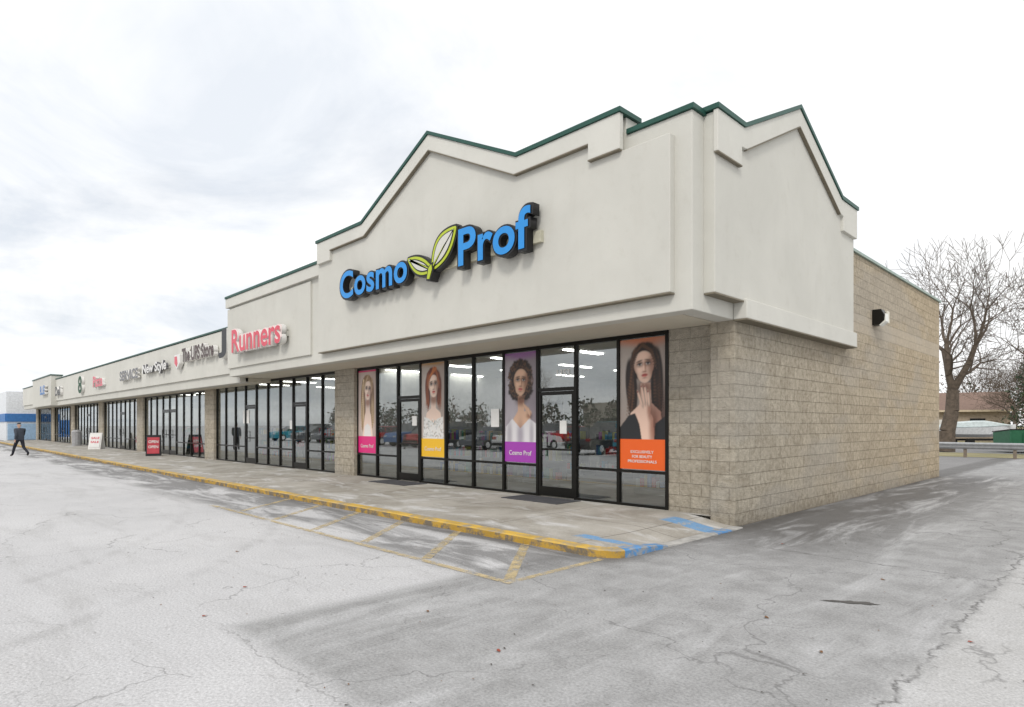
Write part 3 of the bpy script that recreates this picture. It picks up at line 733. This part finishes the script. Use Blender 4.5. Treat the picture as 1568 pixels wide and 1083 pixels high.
def pD(c):
    c.blend(np.ones_like(c.U),(.50,.38,.34)); c.ell(.3,1.5,.5,.9,(.66,.56,.52),.9); c.rect(0,1,2.42,3,(.68,.02,.16))
    h0=(.26,.14,.06); h1=(.86,.68,.44); sk=(.86,.66,.56)
    c.ell(.5,2.0,.31,.33,h0,.08,0,1,.02); c.ell(.27,1.35,.13,.75,h0,.1,.03); c.ell(.77,1.4,.11,.7,h0,.1,-.03)
    mane(c,[(.30,2.2),(.26,1.95)],[(.10,.75),(.34,.7)],32,.034,h0,h1,.03)
    mane(c,[(.76,2.2),(.80,1.95)],[(.70,.75),(.92,.8)],28,.032,h0,h1,.03)
    c.poly([(.24,.5),(.36,1.12),(.44,1.3),(.44,1.6),(.62,1.6),(.62,1.3),(.70,1.12),(.80,.5)],sk); c.dark(.53,1.5,.15,.12,(.45,.32,.28),.7)
    face(c,.54,1.87,.21,sk,(.62,.14,.14),-.10,-1)
    crown(c,.54,2.28,.54,1.88,.215,22,h0,h1,.024)
    c.poly([(.30,.4),(.36,.80),(.52,.88),(.66,.80),(.76,.4)],(.80,.76,.74))
    c.blur(1); c.rect(0,1,-1,.5,(.72,.02,.20))
def pname(i): return 'window_poster' if i==0 else 'window_poster.%03d'%i
W_=1.02
def bay(i): return (-5.78-(i+1)*W_+.035,-5.78-i*W_-.035)
PO=[]
for i,(b_,fn,z0,z1) in enumerate(((0,pA,.80,3.14),(3,pB,.80,3.14),(6,pC,.80,3.14),(9,pD,.80,3.14))):
    x0,x1=bay(b_); o=poster(pname(i),x0,x1,z0,z1,fn); PO.append((o,x0,x1,z0,z1))
o,x0,x1,z0,z1=PO[0]
for k,t in enumerate(('EXCLUSIVELY','FOR BEAUTY','PROFESSIONALS')):
    wd=(.48,.42,.60)[k]; cxp=(x0+x1)/2; text_mesh(t,cxp-wd/2,cxp+wd/2,1.09-.085*k,1.14-.085*k,9.397,.003,[M_WHT],o,'print_%d'%k,offset=.01)
for q in (1,2,3):
    o,x0,x1,z0,z1=PO[q]; text_mesh('Cosmo Prof',x0+.14,x1-.14,.95,1.05,9.397,.003,[M_WHT],o,'print',offset=.005)
mb=MB()
for (x_,z_,w2,h2) in ((-10.15,1.75,.26,.40),(-8.15,1.55,.18,.26),(-13.2,1.7,.2,.25),(-20.3,1.6,.25,.3),(-24.2,1.9,.6,.5)):
    mb.box(x_-w2/2,x_+w2/2,9.408,9.411,z_-h2/2,z_+h2/2)
mb.obj('window_notices',M_WHT,B)

# ---------------------------------------------------------------- A-frame signs
def aframe(name,x_,y_,mats,wd=.62,h=1.0,rot=.35,txt='OPEN'):
    e=empty(name,(x_,y_,.12),rot)
    mb=MB()
    for s_ in (-1,1):
        mb.prism([(s_*.28,0),(s_*.30,0),(s_*.05,h),(s_*.03,h)],'X',-wd/2,wd/2,0)
        mb.prism([(s_*.265,.12),(s_*.31,.12),(s_*.085,h-.07),(s_*.045,h-.07)],'X',-wd/2+.06,wd/2-.06,1)
    mb.obj('boards',mats,e)
    mb=MB().box(-wd/2,wd/2,-.05,.05,h,h+.04); mb.obj('hinge',mats[0],e)
    for k,zt in enumerate((.66,.42)):
        t=text_mesh(txt,-wd*.33,wd*.33,-.05,.08,-.008,.008,[M_WHT if mats[1]!=M_WHT else M_RED],e,'print_%d'%k,offset=.02)
        t.location=(0,-(.31-.225*(zt-.12)/(h-.19))-.004,zt); t.rotation_euler=(math.radians(-14),0,0)
aframe('sandwich_board_sign',-33.0,8.5,[M_BLK,simple('board_red',(.50,.05,.07),.4)],.62,.95,1.25)
aframe('sandwich_board_sign.001',-44.6,8.4,[M_WHT,M_WHT],.7,.95,.9,'SALE')
e=empty('litter_bin',(-52.5,8.7,.12)); mb=MB(); mb.cyl((0,0,0),(0,0,.95),.28,.32,12); mb.cyl((0,0,.95),(0,0,1.12),.34,.2,12); mb.obj('bin_body',simple('bin_grey',(.35,.35,.36),.5),e)

# ---------------------------------------------------------------- far blue/white store
FB=empty('blue_white_store')
M_WS=simple('white_panel',(.72,.74,.76),.6); M_BS=simple('blue_panel',(.05,.18,.45),.5); M_LB=simple('lightblue_panel',(.36,.52,.70),.5)
mb=MB(); mb.box(-100,-79,7.3,30,0,4.9,0); mb.box(-79,-78.9,7.3,12,1.9,2.7,1); mb.box(-100,-79,7.2,7.3,1.9,2.7,1)
mb.box(-130,-100,3,30,0,5.4,0); mb.box(-100,-99.8,3,7.3,3.6,4.6,2); mb.box(-100,-99.8,3,7.3,0,2.2,1)
mb.box(-79.0,-78.88,7.4,12,.1,1.7,2)
mb.obj('walls',[M_WS,M_BS,M_LB],FB)
e=empty('blue_shop_sign'); text_mesh('BLUE',-60.8,-58.6,3.9,4.6,7.68,.2,[M_BS,M_WHT],e,'letters',offset=.04)

# ---------------------------------------------------------------- bare trees
def tree(name,loc,h,seed,levels=6,mat=None,lean=(0,0),spread=1.0,thick=1.0):
    rnd=random.Random(seed); mb=MB()
    def br(p,d,L,r,lv):
        segs=3 if lv<levels-1 else 2
        q=p; dd=d
        for s_ in range(segs):
            dd=(dd+Vector((rnd.uniform(-1,1),rnd.uniform(-1,1),rnd.uniform(-.35,.75)))*.17).normalized()
            q2=q+dd*(L/segs); r2=r*(1-.12 if lv==0 else 1-.17)
            mb.cyl(q,q2,max(r,.011),max(r2,.010),8 if lv<2 else (5 if lv<4 else 3),0,False)
            q=q2;r=r2
            if lv>=1 and s_<segs-1 and lv<levels and rnd.random()<.62:
                side_=dd.cross(Vector((rnd.uniform(-1,1),rnd.uniform(-1,1),rnd.uniform(-1,1)))).normalized()
                br(q,(dd*.6+side_*.8*spread).normalized(),L*.62,r*.58,lv+1)
        if lv<levels:
            k=3 if (lv==0 or rnd.random()<.4) else 2
            a0=rnd.uniform(0,6.28)
            u=dd.cross(Vector((.3,.2,1))).normalized() if abs(dd.z)<.95 else Vector((1,0,0)); w2=dd.cross(u)
            for i in range(k):
                a=a0+6.28*i/k+rnd.uniform(-.4,.4); sp=rnd.uniform(.35,.75)*spread
                nd=(dd+(u*math.cos(a)+w2*math.sin(a))*sp+Vector((0,0,.12))).normalized()
                br(q,nd,L*rnd.uniform(.68,.86),r*.73,lv+1)
    br(Vector((0,0,0)),Vector((lean[0],lean[1],1)).normalized(),h*.27,h*.027*thick,0)
    o=mesh_obj(name,mb.v,mb.f,mat); o.location=loc; return o
M_BARK=simple('bark',(.12,.095,.075),.95,var=.3)
T1=tree('bare_tree',(-8.3,44.0,0),13.6,5,6,M_BARK,(0,0),1.0,1.25)
T2=tree('bare_tree',(-4.0,41.5,0),10,9,6,M_BARK,(.02,.0),1.1,1.1)
def inst(o,loc,rot,sc):
    n_=bpy.data.objects.new('bare_tree',o.data); n_.location=loc; n_.rotation_euler=(0,0,rot); n_.scale=(sc,)*3; COL.objects.link(n_); return n_
inst(T1,(2,55,0),2.1,.8); inst(T2,(-10.5,82,0),1.0,.95); inst(T1,(-13.5,86,0),4,.75); inst(T2,(-8.2,70,0),2.5,.75)
rr=random.Random(2)
for i in range(7): inst(rr.choice([T1,T2]),(-60+i*14+rr.uniform(-4,4),-48+rr.uniform(-5,5),0),rr.uniform(0,6),rr.uniform(.6,.85))
def clumps(name,blobs,per,size,cols,seed=1):
    rnd=np.random.RandomState(seed); V=[];F=[];mi=[]
    for (cx_,cy_,cz,rx,ry,rz) in blobs:
        n_=int(per)
        d_=rnd.normal(size=(n_,3)); d_/=np.linalg.norm(d_,axis=1)[:,None]; r=rnd.uniform(.25,1.05,n_)**.6
        bump_=1+.28*np.sin(d_[:,0]*7+cx_)*np.cos(d_[:,2]*6+cy_)
        c=np.array([cx_,cy_,cz])+d_*(r*bump_)[:,None]*np.array([rx,ry,rz])
        for k in range(n_):
            if c[k,2]<.05: continue
            a=rnd.normal(size=3);a/=np.linalg.norm(a);b_=np.cross(a,rnd.normal(size=3));b_/=np.linalg.norm(b_)
            s_=size*rnd.uniform(.5,1.3); i=len(V)
            V+= [tuple(c[k]+a*s_),tuple(c[k]+b_*s_*.45),tuple(c[k]-a*s_),tuple(c[k]-b_*s_*.45)]; F.append((i,i+1,i+2,i+3)); mi.append(rnd.randint(len(cols)))
    return mesh_obj(name,V,F,cols,None,mi)
EG=[simple('needle_dark',(.035,.055,.033),.9,var=0),simple('needle_mid',(.08,.11,.06),.9,var=0),simple('twig_brown',(.15,.12,.10),.95,var=0)]
bl=[]
for i in range(9): bl.append((-6.5,66,1.0+i*.82,2.6-.26*i,2.6-.26*i,.85))
clumps('evergreen_tree',bl,380,.15,EG,3)
bl=[]
rs=np.random.RandomState(5)
for i in range(56): bl.append((-70+i*2.6+rs.uniform(-1,1),104+rs.uniform(-6,6),2.5+rs.uniform(0,2.5),2.3,2.3,2.6+rs.uniform(0,3.0)))
clumps('distant_trees',bl,230,.26,[EG[2],EG[2],EG[2],EG[0]],6)
bl=[]
for i in range(70): bl.append((-150+i*3.2+rs.uniform(-1,1),-62+rs.uniform(-4,4),1.8+rs.uniform(0,1.2),3,2,2.2+rs.uniform(0,2.2)))
clumps('distant_trees.001',bl,230,.42,[EG[2],EG[0]],8)

# ---------------------------------------------------------------- guard rail, boat, house, dumpster
M_GALV=simple('galvanised_steel',(.42,.43,.44),.4,.6)
e=empty('guard_rail')
wp=[(0,.42),(.03,.45),(.08,.49),(.08,.53),(.02,.57),(.02,.60),(.08,.64),(.08,.68),(.03,.72),(0,.74),(-.012,.74),(0.005,.60),(.005,.57),(-.012,.42)]
mb=MB().prism([(36.9-a,z_) for a,z_ in wp],'X',-30,60); mb.obj('beam',M_GALV,e)
mb=MB()
for x_ in np.arange(-29,60,1.9): mb.box(x_-.06,x_+.06,36.93,37.08,0,.72)
mb.obj('posts',simple('rail_post',(.22,.18,.14),.8),e)
def boat(name,x_,y_,rot,s=1.0):
    e=empty(name,(x_,y_,0),rot); e.scale=(s,s,s); V=[];F=[]
    secs=[(-2.8,.95,.75,1.45),(-1.2,1.05,.7,1.45),(.6,1.0,.7,1.5),(2.0,.65,.8,1.6),(3.0,.06,1.2,1.72)]
    for (xx,hw,zk,zd) in secs: V+=[(xx,0,zk),(xx,hw*.8,zk+.25),(xx,hw,zd),(xx,-hw,zd),(xx,-hw*.8,zk+.25)]
    for k in range(len(secs)-1):
        for i in range(5): j=(i+1)%5; F.append((k*5+i,k*5+j,(k+1)*5+j,(k+1)*5+i))
    F.append((4,3,2,1,0))
    mesh_obj('hull',V,F,simple('boat_white',(.72,.74,.75),.3),e,None)
    mb=MB(); mb.prism([(-2.6,1.46),(-1.8,1.85),(.3,2.0),(.9,1.9),(2.4,1.62),(-.5,1.47)],'Y',-.8,.8); mb.obj('cover',simple('boat_cover',(.60,.67,.67),.8),e,bevel=.08)
    mb=MB(); mb.box(-2.6,3.6,-.05,.05,.45,.53); mb.box(-2.4,2.0,.5,.58,.5,.6); mb.box(-2.4,2.0,-.58,-.5,.5,.6)
    for s_ in(-1,1): mb.cyl((-1,s_*.95,.32),(-1,s_*1.15,.32),.32,.32,16)
    mb.cyl((3.5,0,0),(3.5,0,.5),.04,.04); mb.obj('trailer',M_FRAME,e)
boat('boat_on_trailer',-8.9,56.5,.72,.95); boat('boat_on_trailer.001',-1,58,.7,.95)
e=empty('dumpster',(-4.8,46.2,0),.55); mb=MB()
mb.prism([(-.9,.15),(.9,.15),(1.0,1.15),(-1.0,1.3)],'X',-1.3,1.3); 
for x_ in (-1.3,-.65,0,.65,1.3): mb.box(x_-.04,x_+.04,-1.03,-.9,.2,1.2)
mb.obj('bin',simple('dumpster_green',(.03,.16,.08),.5),e,bevel=.02); MB().prism([(-1.03,1.31),(1.03,1.16),(1.03,1.21),(-1.03,1.36)],'X',-1.33,1.33).obj('lid',M_BLK,e)
H=empty('suburban_house',(-15.8,77,0),.25)
mb=MB().box(-6,6,-4,4,0,3.0); mb.obj('walls',simple('house_siding',(.40,.33,.26),.9),H)
MB().prism([(-4.6,2.85),(0,4.7),(4.6,2.85),(4.6,3.0),(0,4.9),(-4.6,3.0)],'X',-6.4,6.4).obj('roof',simple('house_shingle',(.22,.15,.12),.9),H)
MB().prism([(-4.62,2.84),(-4.6,2.84),(-4.6,3.02),(-4.62,3.02)],'X',-6.4,6.4).obj('eave_trim',simple('trim_tan',(.62,.52,.38),.7),H)
mb=MB(); 
for x_ in (-5,-2,3.5): mb.box(x_-.6,x_+.6,-4.06,-4.0,1,2.2)
mb.obj('windows',M_BLK,H); MB().box(.4,1.4,-4.06,-4,0,2.1).obj('door',M_WHT,H)

# ---------------------------------------------------------------- parked cars across the lot
def wheel(mb,x_,y_,s_):
    mb.cyl((x_,y_,.33),(x_,y_+s_*.22,.33),.33,.33,18,2); mb.cyl((x_,y_+s_*.221,.33),(x_,y_+s_*.235,.33),.2,.17,12,3)
def carmesh(kind):
    mb=MB(); w2=.9
    if kind=='sedan':
        body=[(-2.2,.28),(-2.25,.62),(-2.15,.92),(-1.3,1.0),(1.0,.98),(2.05,.85),(2.25,.6),(2.2,.28)]
        cab=[(-1.75,.96),(-1.15,1.42),(.25,1.45),(1.15,.95)]
    elif kind=='suv':
        body=[(-2.25,.32),(-2.3,.7),(-2.25,1.08),(.95,1.08),(2.05,.98),(2.25,.7),(2.2,.32)]
        cab=[(-2.15,1.06),(-1.95,1.68),(.2,1.72),(1.0,1.06)]
    else:
        body=[(-2.7,.4),(-2.75,.8),(-2.7,1.1),(1.2,1.12),(2.4,1.05),(2.6,.75),(2.55,.4)]
        cab=[(-.7,1.1),(-.6,1.78),(.65,1.8),(1.3,1.1)]
    mb.prism(body,'Y',-w2,w2,0)
    b=len(mb.v); n=len(cab)
    for s_ in(-1,1):
        for (x_,z_) in cab: mb.v.append((x_,s_*(w2*.95 if z_<1.15 else w2*.74),z_))
    mb.f.append(tuple(range(b,b+n))); mb.f.append(tuple(range(b+n,b+2*n))); mb.mi+=[1,1]
    for i in range(n):
        j=(i+1)%n; mb.f.append((b+i,b+n+i,b+n+j,b+j)); mb.mi.append(0 if i==1 else 1)
    zr=cab[1][1]; mb.box(cab[1][0]+.02,cab[2][0]-.02,-w2*.72,w2*.72,zr,zr+.04,0)
    for s_ in (-1,1):
        for x_ in (cab[1][0]+.2,(cab[1][0]+cab[2][0])/2): mb.box(x_-.03,x_+.04,s_*w2*.86-.03,s_*w2*.86+.03,1.0,zr-.1,0)
        for x_ in (-1.35,1.4): wheel(mb,x_,s_*(w2-.19),s_)
        mb.box(body[-2][0]-.1,body[-2][0]+.01,s_*.62-.17,s_*.62+.17,.68,.80,3); mb.box(body[1][0]-.015,body[1][0]+.1,s_*.68-.14,s_*.68+.14,.72,.88,4)
    mb.box(-2.32,-2.2,-.8,.8,.35,.5,2)
    return mb
M_TIRE=simple('tyre',(.02,.02,.02),.85); M_CG=simple('car_glass',(.02,.025,.03),.05,spec=.8); M_LENS=simple('headlamp',(.7,.7,.7),.2); M_TAIL=simple('tail_lamp',(.35,.01,.01),.3)
CP=[simple('paint_%d'%i,c,.25,.2,var=.03,spec=.6) for i,c in enumerate(((.55,.02,.02),(.05,.16,.40),(.45,.46,.48),(.03,.03,.035),(.8,.8,.8),(.02,.30,.42),(.15,.16,.18)))]
cm={}
rn=random.Random(4)
for row,(yy,xs_) in enumerate(((-9,range(-60,-6,3)),(-20,range(-80,10,3)))):
    for x_ in xs_:
        if rn.random()<.22: continue
        kd=rn.choice(['sedan','suv','sedan','pickup']); pi=rn.randrange(len(CP))
        if (kd,pi) not in cm:
            o=carmesh(kd).obj('parked_car',[CP[pi],M_CG,M_TIRE,M_LENS,M_TAIL],None,bevel=.04); cm[(kd,pi)]=o
        else:
            src=cm[(kd,pi)]; o=bpy.data.objects.new('parked_car',src.data); COL.objects.link(o)
            md=o.modifiers.new('bevel','BEVEL'); md.width=.04; md.segments=2; md.limit_method='ANGLE'
        o.location=(x_,yy+rn.uniform(-.3,.3),0); o.rotation_euler=(0,0,math.pi/2*rn.choice((1,-1))+rn.uniform(-.03,.03))
e=empty('retail_building'); mb=MB().box(-90,-30,-110,-92,0,6.5); mb.obj('walls',simple('far_wall',(.4,.36,.3),.9),e); MB().box(-85,-35,-91.9,-91.7,.3,3).obj('windows',M_BLK,e)
e=empty('retail_building.001'); mb=MB().box(-18,30,-115,-95,0,5.5); mb.obj('walls',simple('far_wall2',(.3,.18,.13),.9),e); MB().box(-15,25,-94.9,-94.7,.3,2.8).obj('windows',M_BLK,e)

# ---------------------------------------------------------------- pedestrian
def skin_fig(name,pts,edges,rad,root,sub=2):
    me=bpy.data.meshes.new(name); me.from_pydata(pts,edges,[]); o=bpy.data.objects.new(name,me); COL.objects.link(o)
    md=o.modifiers.new('s','SKIN'); md.use_smooth_shade=True
    for i,r in enumerate(rad):
        me.skin_vertices[0].data[i].radius=(r,r) if not isinstance(r,tuple) else r
        me.skin_vertices[0].data[i].use_root=(i==root)
    md=o.modifiers.new('ss','SUBSURF'); md.levels=sub; md.render_levels=sub
    bpy.context.view_layer.update(); dg=bpy.context.evaluated_depsgraph_get()
    m2=bpy.data.meshes.new_from_object(o.evaluated_get(dg)); bpy.data.objects.remove(o); return m2
PE=empty('pedestrian',(-39.3,4.15,0),math.radians(205)); PE.scale=(.97,)*3
pts=[(0,0,.95),
     (0.02,.10,.88),(.24,.10,.50),(.40,.10,.11),(.54,.11,.06),
     (-.02,-.10,.88),(-.14,-.10,.48),(-.50,-.10,.22),(-.44,-.10,.06),
     (.01,0,1.15),(.03,0,1.38),(.04,0,1.47),
     (.03,.19,1.40),(-.12,.24,1.14),(-.06,.25,.90),
     (.03,-.19,1.40),(.08,-.24,1.13),(.26,-.21,.96)]
edges=[(0,1),(1,2),(2,3),(3,4),(0,5),(5,6),(6,7),(7,8),(0,9),(9,10),(10,11),(10,12),(12,13),(13,14),(10,15),(15,16),(16,17)]
rad=[(.17,.13),.10,.075,.055,.045,.10,.075,.055,.045,(.18,.14),(.18,.14),.07,.085,.065,.048,.085,.065,.048]
me=skin_fig('body',pts,edges,rad,0)
M_JK=simple('jacket_cloth',(.06,.07,.09),.9); M_TR=simple('trouser_cloth',(.02,.022,.03),.9); M_SK=simple('skin',(.55,.36,.27),.6); M_SH=simple('shoe',(.03,.025,.02),.6)
for m_ in (M_JK,M_TR,M_SH): me.materials.append(m_)
for p in me.polygons:
    c=p.center; p.use_smooth=True
    p.material_index=0 if c.z>.86 or abs(c.y)>.19 else (1 if c.z>.12 and not (c.x<-.42 and c.z<.16) else 2)
o=bpy.data.objects.new('body',me); COL.objects.link(o); o.parent=PE
me=skin_fig('head',[(.04,0,1.44),(.05,0,1.53),(.06,0,1.60),(.055,0,1.69),(.15,0,1.605),(.13,0,1.55)],[(0,1),(1,2),(2,3),(2,4),(2,5)],[.055,.06,(.085,.1),(.075,.085),.018,.035],2)
me.materials.append(M_SK); o=bpy.data.objects.new('head',me); COL.objects.link(o); o.parent=PE
mb=MB(); 
for s_ in (-1,1): mb.cyl((.05,s_*.075,1.60),(.05,s_*.095,1.605),.03,.024,8,0)
mb.obj('ears',M_SK,PE)
me=skin_fig('cap',[(.02,0,1.68),(.05,0,1.71),(.16,0,1.675)],[(0,1),(1,2)],[(.09,.1),(.085,.07),(.05,.012)],0); me.materials.append(M_JK); o=bpy.data.objects.new('cap',me); COL.objects.link(o); o.parent=PE
for nm,(hx,hy,hz),dr in (('hand_l',(-.06,.25,.90),Vector((.15,0,-1))),('hand_r',(.26,-.21,.96),Vector((.75,.1,-.5)))):
    dr.normalize(); h0=Vector((hx,hy,hz)); pts=[tuple(h0),tuple(h0+dr*.09)]; ed=[(0,1)]; rd=[.032,.035]
    sv=(dr.cross(Vector((0,1,0)))).normalized()
    for i in range(4):
        o_=sv*(.027-.018*i); L_=(.07,.08,.075,.06)[i]; b=len(pts)
        pts+=[tuple(h0+dr*.10+o_),tuple(h0+dr*(.10+L_*.5)+o_),tuple(h0+dr*(.10+L_*.9)+o_+Vector((0,-.012,0)))]; ed+=[(1,b),(b,b+1),(b+1,b+2)]; rd+=[.010,.009,.008]
    b=len(pts); pts+=[tuple(h0+dr*.05+sv*.045),tuple(h0+dr*.10+sv*.06)]; ed+=[(0,b),(b,b+1)]; rd+=[.012,.010]
    me=skin_fig(nm,pts,ed,rd,0,1); me.materials.append(M_SK); o=bpy.data.objects.new(nm,me); COL.objects.link(o); o.parent=PE
print('objects',len(bpy.data.objects))
